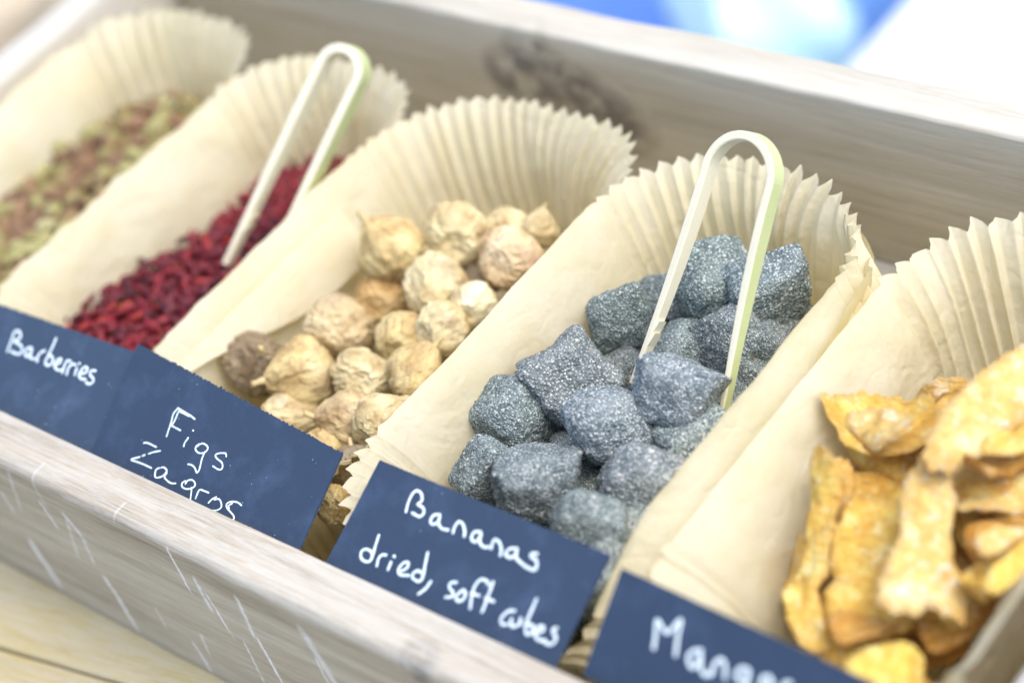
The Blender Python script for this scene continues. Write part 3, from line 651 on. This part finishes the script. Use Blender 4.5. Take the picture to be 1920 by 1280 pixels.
figm = [fig_mesh(40+k) for k in range(9)]; stems = [stem_mesh(60+k) for k in range(5)]
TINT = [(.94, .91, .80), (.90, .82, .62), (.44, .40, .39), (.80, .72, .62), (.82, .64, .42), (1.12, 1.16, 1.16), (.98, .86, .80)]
def axis_quat(ax, spin): return Vector((0, 0, 1)).rotation_difference(Vector(ax)) @ Quaternion((0, 0, 1), spin)
for i, (P, r, ax, t, lab) in enumerate(FIGS):
    me, top = figm[i % len(figm)]
    k = r/10*1.13
    o = add('dried_fig', me, loc=P, rot=axis_quat(ax, i*1.7), scale=k); o.color = (*TINT[t], 1)
    tag(o, lab, 'dried fig', 'dried figs in the paper case')
    add('stem', stems[i % 5], o, loc=top*.97)
# figs buried below, mostly out of sight
for i in range(16):
    x = -98+(i % 4)*21+rnd.uniform(-3, 3); y = 45+(i//4)*36+rnd.uniform(-4, 4)
    me, top = figm[(i*2+1) % len(figm)]
    o = add('dried_fig', me, loc=(x+6, y, -44+rnd.uniform(-3, 3)), rot=Quaternion((rnd.gauss(0, 1), rnd.gauss(0, 1), rnd.gauss(0, 1), rnd.gauss(0, 1))).normalized(), scale=1.12); o.color = (*TINT[(0, 1, 3, 4)[i % 4]], 1)
    tag(o, 'fig of the bottom layer, only glimpsed in the gaps between the upper figs', 'dried fig', 'figs of the bottom layer'); add('stem', stems[i % 5], o, loc=top*.97)

def cube_mesh(seed, kind):
    rs = np.random.RandomState(seed); n = S6
    k = {'star': 7, 'round': 3.3, 'tall': 7, 'flat': 5.5}.get(kind, 6)
    q = n/((np.abs(n)**k).sum(1)**(1/k))[:, None]
    cor = np.abs(n).prod(1)*5.196
    q = q*(1+({'star': .06}.get(kind, .0))*(cor-.35))[:, None]
    c = {'star': .15, 'round': .0, 'tall': .02}.get(kind, .0)
    x, y, z = q[:, 0].copy(), q[:, 1].copy(), q[:, 2].copy()
    q[:, 0] *= 1-c*np.clip(1-y*y, 0, 1); q[:, 1] *= 1-c*np.clip(1-x*x, 0, 1); q[:, 2] *= 1-c*.6*np.clip(1-x*x, 0, 1)*np.clip(1-y*y, 0, 1)
    if kind == 'star': q *= 1.12; q[:, 2] *= .8
    sx = rs.uniform(.86, 1.1, 3)
    if kind == 'flat': sx[2] *= .72
    if kind == 'tall': sx[2] *= 1.12
    sh = rs.uniform(-.17, .17, (3, 3)); np.fill_diagonal(sh, 0)
    tap = rs.uniform(-.16, .16, 3)
    q = q*(1+q[:, [1, 2, 0]]*tap); q = q*sx; q = q@(np.eye(3)+sh)
    for _ in range(5 if kind != 'round' else 3):                # blunt knife cuts
        cn = rs.normal(size=3); cn /= np.linalg.norm(cn); h0 = (q@cn).max()*rs.uniform(.74, .88); ov = q@cn-h0
        q = q-np.where(ov > 0, ov*.88, 0)[:, None]*cn
    q = q*(1+.045*fbm(n*1.5, 2, seed)+.035*fbm(n*4, 3, seed+3))[:, None]
    gr = fbm(q*16, 2, seed+8, .8)
    q = q*(1+.020*gr+.020*np.clip(pn(q*26, seed+9), 0, 1)*2)[:, None]
    return mesh('cube', q*10, F6, M_cube)
kinds = ['star', 'round', 'tall', 'flat', '']
cm = {k: [cube_mesh(100+17*i+j*3, k) for j in range(1 if k == 'star' else 2)] for i, k in enumerate(kinds)}
HALF = {'star': .50, 'round': .53, 'tall': .50, 'flat': .54, '': .52}
def camq(roll=0, tilt=0, yaw=0):
    """rotation whose local z looks at the viewer side of the heap (up and forward), then rolled"""
    R3 = Matrix(((m[0][0], -m[1][0], -m[2][0]), (m[0][1], -m[1][1], -m[2][1]), (m[0][2], -m[1][2], -m[2][2])))
    return R3.to_quaternion() @ Quaternion((0, 0, 1), roll) @ Quaternion((1, 0, 0), tilt) @ Quaternion((0, 1, 0), yaw)
KROT = {0: (.75, .12, -.1), 2: (.2, .5, .3), 3: (-.1, .35, -.35), 7: (.25, .55, -.2), 9: (-.3, .75, .1), 10: (.5, .5, .3), 1: (.9, .4, .3), 5: (.2, .9, .2), 6: (.3, .8, .1), 11: (-.35, .8, .2)}
for i, (P, d, kind, lab) in enumerate(CUBES):
    me = cm[kind][i % len(cm[kind])]
    ro = KROT.get(i, (rnd.uniform(-1.5, 1.5), rnd.uniform(.1, .9), rnd.uniform(-.5, .5)))
    zz = min(P[2], 0); lim = 82-.58*d
    P = (min(P[0], lim), P[1], P[2])
    o = add('banana_cube', me, loc=P, rot=camq(*ro), scale=d/10*HALF[kind]*.98)
    b = rnd.uniform(.86, 1.12); o.color = (b*rnd.uniform(.96, 1.04), b, b*rnd.uniform(.95, 1.04), 1)
    if i in (2, 3): o.color = (1.0, 1.0, 1.08, 1)
    tag(o, lab, 'banana cube', 'grey sugared banana cubes')
for i in range(18):
    x = 10+(i % 3)*19+rnd.uniform(-3, 3); y = 30+(i//3)*25+rnd.uniform(-4, 4); kd = kinds[1+i % 4]
    o = add('banana_cube', cm[kd][i % 2], loc=(x, y, -45+rnd.uniform(-3, 3)), rot=camq(rnd.uniform(-2, 2), rnd.uniform(-1, 1), rnd.uniform(-1, 1)), scale=1.22); o.color = (.95, .98, 1.02, 1)
    tag(o, 'banana cube of the bottom layer, only glimpsed in the gaps between the upper cubes', 'banana cube', 'banana cubes of the bottom layer')

# mango slices
def slice_mesh(poly, n, seed, bend):
    P = np.array(poly, float); k = len(P)
    out = []
    for i in range(k):                                         # closed Catmull-Rom outline
        p0, p1, p2, p3 = P[i-1], P[i], P[(i+1) % k], P[(i+2) % k]
        for t in np.linspace(0, 1, 14, endpoint=False):
            out.append(.5*((2*p1)+(-p0+p2)*t+(2*p0-5*p1+4*p2-p3)*t*t+(-p0+3*p1-3*p2+p3)*t**3))
    O = np.array(out); N_ = len(O)
    ang = np.arange(N_)/N_*2*math.pi
    jit = fbm(np.stack([np.cos(ang)*4, np.sin(ang)*4, ang*0+seed], 1), 3, seed)
    jit2 = fbm(np.stack([np.cos(ang)*11, np.sin(ang)*11, ang*0+seed+5], 1), 3, seed+1)
    O = O*(1+.08*jit+.05*jit2)[:, None]
    size = np.abs(O).max(); th = .85
    rings = [0, .25, .5, .7, .84, .93, .98, 1.0]
    V = []; F = []; E = []
    def surf(x, y):
        q = np.stack([x/13, y/13, x*0+seed*2.1], 1)
        return 1.9*fbm(q, 3, seed+1)+bend[0]*(x*x/size)+bend[1]*(y*y/size)+bend[2]*x*y/size
    idx = []
    for sgn in (1, -1):
        for r in rings[1:] if sgn == 1 else rings[1:-1][::-1]:
            X = O*r; h = surf(X[:, 0], X[:, 1]); tt = th*math.sqrt(max(0, 1-r**6))*(1+.5*fbm(np.column_stack([X/7, X[:, 0]*0+seed]), 2, seed+4))
            fine = .28*fbm(np.column_stack([X/3.2, X[:, 0]*0+sgn]), 3, seed+6)
            curl = 1.3*r**4*fbm(np.column_stack([X/9, X[:, 0]*0]), 2, seed+9)
            V.append(np.column_stack([X, h+sgn*tt+fine+curl])); E += [sst(.72, 1.0, r)]*N_
    R_ = len(V); V = np.concatenate(V)
    for a in range(R_-1):
        for i in range(N_): F.append((a*N_+i, a*N_+(i+1) % N_, (a+1)*N_+(i+1) % N_, (a+1)*N_+i))
    c = surf(np.zeros(1), np.zeros(1))[0]; V = np.concatenate([V, [[0, 0, c+th], [0, 0, c-th]]]); E += [0, 0]; n0 = R_*N_
    for i in range(N_): F.append((n0, (i+1) % N_, i)); F.append((n0+1, (R_-1)*N_+i, (R_-1)*N_+(i+1) % N_))
    me = mesh('slice', V, F, M_mango)
    bm = bmesh.new(); bm.from_mesh(me); bmesh.ops.recalc_face_normals(bm, faces=bm.faces); bm.to_mesh(me); bm.free()
    at = me.attributes.new('edge', 'FLOAT', 'POINT'); at.data.foreach_set('value', np.array(E, np.float32))
    return me
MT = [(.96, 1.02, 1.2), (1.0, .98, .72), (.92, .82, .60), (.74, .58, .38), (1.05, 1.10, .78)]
for i, (c, n, poly, t, lab) in enumerate(SLICES):
    n = Vector(n).normalized(); u = Vector((0, 1, 0)).cross(n).normalized(); v = n.cross(u)
    rs = np.random.RandomState(i+5); bend = rs.uniform(-.55, .55, 3)*(.45 if i in (0, 1, 2, 4) else 1)
    q = Matrix((u, v, n)).transposed().to_quaternion()
    o = add('mango_slice', slice_mesh(poly, n, 200+i*7, bend), loc=c, rot=q); o.color = (*MT[t], 1)
    tag(o, lab, 'mango slice', 'dried mango slices')

for i in range(16):
    rs = np.random.RandomState(900+i); k = 7
    an = np.sort(rs.uniform(0, 2*math.pi, k)+np.arange(k)*.01); ra = rs.uniform(.65, 1.1, k)
    poly = np.column_stack([np.cos(np.arange(k)/k*6.283)*ra*rs.uniform(9, 14), np.sin(np.arange(k)/k*6.283)*ra*rs.uniform(8, 12)])
    n = Vector((rs.normal()*.55, -.35+rs.normal()*.4, .8)).normalized()
    o = add('mango_slice', slice_mesh(poly, n, 500+i*3, rs.uniform(-.7, .7, 3)), loc=(122+(i % 4)*15+rs.uniform(-4, 4), 38+(i//4)*33+rs.uniform(-6, 6), -20+rs.uniform(-4, 3)), rot=n.to_track_quat('Z', 'Y')); o.color = (*MT[(1, 2, 4, 0)[rs.randint(4)]], 1)
    tag(o, 'small curled slice partly hidden between the upper mango slices', 'mango slice', 'small mango slices between the big ones')

# barberries and raisins
def berry_mesh(seed, ax, S, F, mat, name, wr=.12):
    n = S; p = n*np.array(ax)
    p = p*(1+wr*fbm(n*np.array([1.2, 2.2, 2.2]), 3, seed)-wr*.8*np.abs(pn(n*np.array([1.0, 3.2, 3.2]), seed+2)))[:, None]
    p[:, 2] += .10*p[:, 0]**2/ax[0]*np.random.RandomState(seed).uniform(-1, 1)
    return mesh(name, p, F, mat)
def inside(x, y, poly):
    c = False; k = len(poly)
    for i in range(k):
        x0, y0 = poly[i]; x1, y1 = poly[i-1]
        if (y0 > y) != (y1 > y) and x < (x1-x0)*(y-y0)/(y1-y0)+x0: c = not c
    return c
def scatter(name, meshes, poly, z0, step, cap, label, cat, group, box_, stuff_label, flat):
    xs = [p[0] for p in poly]; ys_ = [p[1] for p in poly]; cnt = 0; r = random.Random(hash(name) % 1000 if False else len(name)*31)
    spots = []
    y = min(ys_)
    row = 0
    while y < max(ys_):
        x = min(xs)+(step*.5 if row % 2 else 0)
        while x < max(xs):
            if inside(x, y, poly): spots.append((x+r.uniform(-1, 1)*step*.35, y+r.uniform(-1, 1)*step*.35))
            x += step
        y += step*.8; row += 1
    r.shuffle(spots)
    for (x, y) in spots[:cap]:
        q = Quaternion((0, 0, 1), r.uniform(0, 6.28)) @ Quaternion((0, 1, 0), r.uniform(-flat, flat)) @ Quaternion((1, 0, 0), r.uniform(0, 6.28))
        o = add(name, r.choice(meshes), loc=(x, y, z0(x, y)+r.uniform(-1.3, 1.9)), rot=q, scale=r.uniform(.82, 1.15))
        tag(o, label, cat, group)
    # the rest of the heap beneath, one mass
    V = []; F = []; nb = 0; src = meshes[0]; sv = np.array([v.co[:] for v in src.vertices])/MM; sf = [tuple(p.vertices) for p in src.polygons]
    x0, x1, y0, y1 = box_; y = y0; 
    while y < y1:
        x = x0
        while x < x1:
            q = Quaternion((r.gauss(0, 1), r.gauss(0, 1), r.gauss(0, 1), r.gauss(0, 1))).normalized().to_matrix()
            P = sv@np.array(q).T*1.15+np.array([x+r.uniform(-2, 2), y+r.uniform(-2, 2), z0(x, y)-3.2+r.uniform(-1, .6)])
            V.append(P); F += [tuple(i+nb for i in f) for f in sf]; nb += len(P); x += step*1.05
        y += step*.95
    V = np.concatenate(V); c = V.mean(0)
    o = add(name+'_heap', mesh(name+'_heap', V-c, F, src.materials[0]), loc=c); tag(o, stuff_label, cat, None, 'stuff')
bm_ = [berry_mesh(300+k, (3.1+.3*k, 1.5, 1.15), S4, F4, M_barb, 'barberry', .26) for k in range(4)]
scatter('barberry', bm_, BARB_POLY, lambda x, y: -23-.09*max(0, y-60), 4.1, 300, 'dark red dried barberry lying on top of the barberry heap', 'barberry', 'dried barberries', (-194, -134, 30, 176), 'mass of dark red barberries under the top layer', .5)
rm_ = [berry_mesh(320+k, (5.0+.3*k, 3.2, 3.0), S4, F4, M_rais, 'raisin', .2) for k in range(4)]
scatter('raisin', rm_, RAIS_POLY, lambda x, y: -26-.02*max(0, y-60), 7.2, 300, 'green or brown raisin lying on top of the raisin heap', 'raisin', 'green and brown raisins', (-290, -218, 30, 180), 'mass of green and brown raisins under the top layer', .6)

# ------------------------------------------------------------------ tongs
def tongs(name, PL, PR, top, wid, th, label, r=12.0, gapx=1.0, sw=0.0, flip=1):
    PL, PR, top = map(np.array, (PL, PR, top)); mid = (PL+PR)/2
    b = top-mid; H = np.linalg.norm(b); b /= H; a = PR-PL; tip = np.linalg.norm(a)/2; a = a-b*(a@b); a /= np.linalg.norm(a); nn = np.cross(a, b)
    path = []
    rc = r
    for t in np.linspace(0, 1, 26): path.append((-tip+(tip-rc)*(1-(1-t)**1.6), -6+(H-rc+6)*t))
    for t in np.linspace(0, math.pi, 26)[1:-1]: path.append((-rc*math.cos(t), H-rc+rc*math.sin(t)))
    for t in np.linspace(1, 0, 26): path.append((tip-(tip-rc)*(1-(1-t)**1.6), -6+(H-rc+6)*t))
    path = np.array(path); n = len(path); tg = np.gradient(path, axis=0); tg /= np.linalg.norm(tg, axis=1)[:, None]
    no = np.stack([-tg[:, 1], tg[:, 0]], 1)        # outward of the U
    V = []; F = []; FM = []
    prof = []
    c = .35
    for i in range(n):
        e = min(i, n-1-i)/25; w = wid*(.62+.38*min(1, e*1.3)); tk = th*(.62+.38*min(1, e*1.6))
        for (u_, v_) in [(-tk/2+c, -w/2), (tk/2-c, -w/2), (tk/2, -w/2+c), (tk/2, w/2-c), (tk/2-c, w/2), (-tk/2+c, w/2), (-tk/2, w/2-c), (-tk/2, -w/2+c)]:
            p2 = path[i]+no[i]*u_; V.append(a*p2[0]+b*p2[1]+nn*v_)
    K = 8
    for i in range(n-1):
        for j in range(K):
            F.append((i*K+j, i*K+(j+1) % K, (i+1)*K+(j+1) % K, (i+1)*K+j)); FM.append(1 if j == 2 else 0)
    F.append(tuple(range(K))); F.append(tuple((n-1)*K+j for j in range(K-1, -1, -1))); FM += [0, 0]
    # little teeth on the inner side of the left tip
    nv = len(V)
    for q in (9.0, 13.0):
        t = (q+6)/(H-rc+6); x = -tip+(tip-rc)*(1-(1-t)**1.6)+th*.3
        base = [a*x+b*(q-2)+nn*s_ for s_ in (-wid*.33, wid*.33)]+[a*x+b*(q+2.0)+nn*s_ for s_ in (-wid*.33, wid*.33)]+[a*(x+1.5)+b*(q+2.6)+nn*s_ for s_ in (-wid*.3, wid*.3)]
        V += base; k = nv
        F += [(k, k+1, k+5, k+4), (k+2, k+4, k+5, k+3), (k, k+4, k+2), (k+1, k+3, k+5), (k, k+2, k+3, k+1)]; FM += [0]*5; nv += 6
    me = mesh(name, np.array(V), F, [M_bamboo, M_bskin], True); me.polygons.foreach_set('material_index', FM)
    bm = bmesh.new(); bm.from_mesh(me); bmesh.ops.recalc_face_normals(bm, faces=bm.faces); bm.to_mesh(me); bm.free()
    me.polygons.foreach_set('use_smooth', [False]*len(me.polygons))
    o = add(name, me, loc=mid); tag(o, label, 'tongs', 'bent bamboo tongs'); return o
tongs('bamboo_tongs', (31.5, 111.5, -18), (67.8, 111.7, -14), (54.7, 164.5, 40.5), 5.6, 2.7, 'bent bamboo tongs standing in the grey banana cubes', 12.5)
tongs('bamboo_tongs', (-152, 103.6, -22), (-137, 109.7, -22), (-123.5, 168.5, 31), 7.6, 3.3, 'bent bamboo tongs standing in the red barberries', 8.0)

# ------------------------------------------------------------------ slate cards with handwriting
def catmull(P, step=.35):
    P = np.array(P, float)
    if len(P) == 2: n = max(2, int(np.linalg.norm(P[1]-P[0])/step)); return np.array([P[0]+(P[1]-P[0])*t for t in np.linspace(0, 1, n)])
    Q = np.vstack([2*P[0]-P[1], P, 2*P[-1]-P[-2]]); out = []
    for i in range(1, len(Q)-2):
        p0, p1, p2, p3 = Q[i-1:i+3]; n = max(2, int(np.linalg.norm(p2-p1)/step))
        for t in np.linspace(0, 1, n, endpoint=False):
            out.append(.5*((2*p1)+(-p0+p2)*t+(2*p0-5*p1+4*p2-p3)*t*t+(-p0+3*p1-3*p2+p3)*t**3))
    return np.array(out+[P[-1]])
def stroke(P, w, h, seed, V, F):
    C_ = catmull(P); n = len(C_)
    if n < 2: return
    L = np.concatenate([[0], np.cumsum(np.linalg.norm(np.diff(C_, axis=0), axis=1))])
    if L[-1] < .01: return
    tg = np.gradient(C_, axis=0); tg /= np.linalg.norm(tg, axis=1)[:, None]+1e-9; no = np.stack([-tg[:, 1], tg[:, 0]], 1)
    r = w/2*(1+.16*pn(np.stack([L/1.3, L*0, L*0+seed], 1), seed))
    rows = [(C_[0]-tg[0]*r[0]*math.cos(a), no[0], r[0]*max(.12, math.sin(a))) for a in (.15, .6, 1.05)]
    rows += [(C_[i], no[i], r[i]) for i in range(n)]
    rows += [(C_[-1]+tg[-1]*r[-1]*math.cos(a), no[-1], r[-1]*max(.12, math.sin(a))) for a in (1.05, .6, .15)]
    b = len(V)
    for c, nn, rr in rows:
        for a in np.linspace(0, math.pi, 7): p = c+nn*rr*math.cos(a); V.append((p[0], p[1], h*math.sin(a)*(rr/(w/2))**.5-.05))
    for i in range(len(rows)-1):
        for j in range(6): F.append((b+i*7+j, b+i*7+j+1, b+(i+1)*7+j+1, b+(i+1)*7+j))
CL = {'figs': "dark blue slate card hand lettered Figs Zagros", 'barberries': "dark blue slate card hand lettered Barberries, partly under its neighbour",
      'bananas': "dark blue slate card hand lettered Bananas dried, soft cubes", 'mango': "dark blue slate card hand lettered Mango at the front right corner"}
def make_card(key, D, seed, ragged):
    TL, TR, BR, BL = [np.array(q) for q in D['quad']]
    dn = BL-TL; BLx = BL+dn/np.linalg.norm(dn)*D['ext']; dn = BR-TR; BRx = BR+dn/np.linalg.norm(dn)*D['ext']
    nX, nY = 260, 26; rs = np.random.RandomState(seed)
    V = []; F = []
    for j in range(nY+1):
        for i in range(nX+1):
            s, t = i/nX, j/nY; p = (TL*(1-s)+TR*s)*(1-t)+(BLx*(1-s)+BRx*s)*t; V.append([p[0], p[1], 0])
    V = np.array(V).reshape(nY+1, nX+1, 3)
    x = V[0, :, 0]; teeth = np.abs(((x/1.9) % 1)-.5)*2
    e = ragged*(.45*fbm(np.stack([x*.9, x*0, x*0+seed], 1), 3, seed)+.5*(teeth > .55)*(.5+pn(np.stack([np.floor(x/1.9)*.7, x*0, x*0], 1), seed)))
    V[0, :, 1] += e; V[1, :, 1] += e*.3
    y = V[:, 0, 1]; V[:, 0, 0] += .12*fbm(np.stack([y*.9, y*0, y*0+seed+1], 1), 2, seed)
    c0 = (TL+TR)/2
    V = V.reshape(-1, 3); V[:, 2] += .25*fbm(np.column_stack([V[:, :2]/40, V[:, 0]*0]), 2, seed)
    zz = V[:, 2].copy(); n = len(V); W = nX+1
    B = V.copy(); B[:, 2] -= .7; V = np.concatenate([V, B])
    for j in range(nY):
        for i in range(nX):
            a = j*W+i; F.append((a, a+W, a+W+1, a+1)); F.append((n+a, n+a+1, n+a+W+1, n+a+W))
    bd = [i for i in range(W)]+[j*W+nX for j in range(1, nY+1)]+[nY*W+i for i in range(nX-1, -1, -1)]+[j*W for j in range(nY-1, 0, -1)]
    for k in range(len(bd)): a, b = bd[k], bd[(k+1) % len(bd)]; F.append((a, b, n+b, n+a))
    cen = np.array([c0[0], (TL[1]+BL[1])/2, 0])
    me = mesh('card', V-cen, F, M_card, False)
    u, v = np.array(D['u']), np.array(D['v']); nn = np.cross(u, v)
    q = Matrix((u, v, nn)).transposed().to_quaternion()
    o = add('price_card', me, loc=np.array(D['o'])+u*cen[0]+v*cen[1], rot=q); o.color = (1.25, 1.22, 1.15, 1) if key == 'barberries' else (1, 1, 1, 1); tag(o, CL[key], 'sign card', 'slate cards along the front board')
    V2 = []; F2 = []
    for k, st in enumerate(D['strokes']): stroke(st, D['w'], .16+.012*(k % 5), seed+k, V2, F2)
    V2 = np.array(V2); V2[:, 2] += .25*fbm(np.column_stack([V2[:, :2]/40, V2[:, 0]*0]), 2, seed)
    # clip what would hang below the card edge
    add('lettering', mesh('lettering', V2-cen, F2, M_ink), o)
for k, (key, rg) in enumerate((('figs', 1.0), ('barberries', 1.0), ('bananas', .25), ('mango', .2))): make_card(key, CARDS[key], 400+k*13, rg)

# ------------------------------------------------------------------ beyond the crate
def tub(name, lo, hi, wall, mat, rim=14):
    bm = bmesh.new(); cx, cy = (lo[0]+hi[0])/2, (lo[1]+hi[1])/2
    def rr(sx, sy, z, r=40):
        out = []
        for qx, qy, a0 in ((1, 1, 0), (-1, 1, 90), (-1, -1, 180), (1, -1, 270)):
            for k in range(7):
                a = math.radians(a0+k*15); out.append(bm.verts.new(Vector((qx*(sx-r)+r*math.cos(a), qy*(sy-r)+r*math.sin(a), z))*MM))
        return out
    hx, hy, H = (hi[0]-lo[0])/2, (hi[1]-lo[1])/2, hi[2]-lo[2]
    L = [rr(hx*.86, hy*.86, 0), rr(hx-rim, hy-rim, H-rim*2), rr(hx, hy, H-rim*2), rr(hx, hy, H), rr(hx-rim-wall, hy-rim-wall, H), rr(hx*.86-wall, hy*.86-wall, wall)]
    for A, B in zip(L, L[1:]):
        for i in range(len(A)): bm.faces.new((A[i], A[(i+1) % len(A)], B[(i+1) % len(A)], B[i]))
    bm.faces.new(L[0][::-1]); bm.faces.new(L[-1])
    return add(name, bm_mesh(name, bm, mat, False), loc=(cx, cy, lo[2]))
M_blue = plain('blue_plastic', (.20, .40, .80)); M_cyan = plain('cyan_film', (.62, .88, .95), .3); M_white = plain('white_plastic', (.88, .89, .90), .4); M_cloth = plain('pale_sack', (.58, .50, .38), .8, .1); M_nut = plain('brown_nut', (.30, .20, .12), .6, .3)
t_ = tub('plastic_tub', (-800, 650, -876), (-470, 1100, -500), 6, M_blue); tag(t_, 'bright blue plastic tub on the paving behind the crate, far out of focus', 'tub')
def lump(name, r, mat, loc, seed, label, cat, amp=.14):
    n = S4; V = n*np.array(r)*(1+amp*fbm(n*1.8, 4, seed))[:, None]
    return tag(add(name, mesh(name, V, F4, mat), loc=loc), label, cat)
lump('plastic_bag', (66, 80, 105), M_cyan, (-520, 815, -508), 7, 'pale cyan plastic bag lying in the blue tub', 'bag', .2)
b_ = empty('cool_box', (-360, 880, -876)); tag(b_, 'white cool box on the paving behind the crate, far out of focus', 'cool box')
add('body', box('body', (-55, -150, .5), (48, 130, 340), M_white, 12, 3), b_); add('lid', box('lid', (-60, -156, 341), (53, 136, 378), M_white, 10, 3), b_)
add('handle', box('handle', (-30, -170, 250), (24, -151, 268), M_white, 5, 3), b_)
lump('paper_sack', (66, 95, 50), M_cloth, (-452, 185, LB+44), 9, 'rumpled beige sack on the table left of the crate', 'sack', .12)
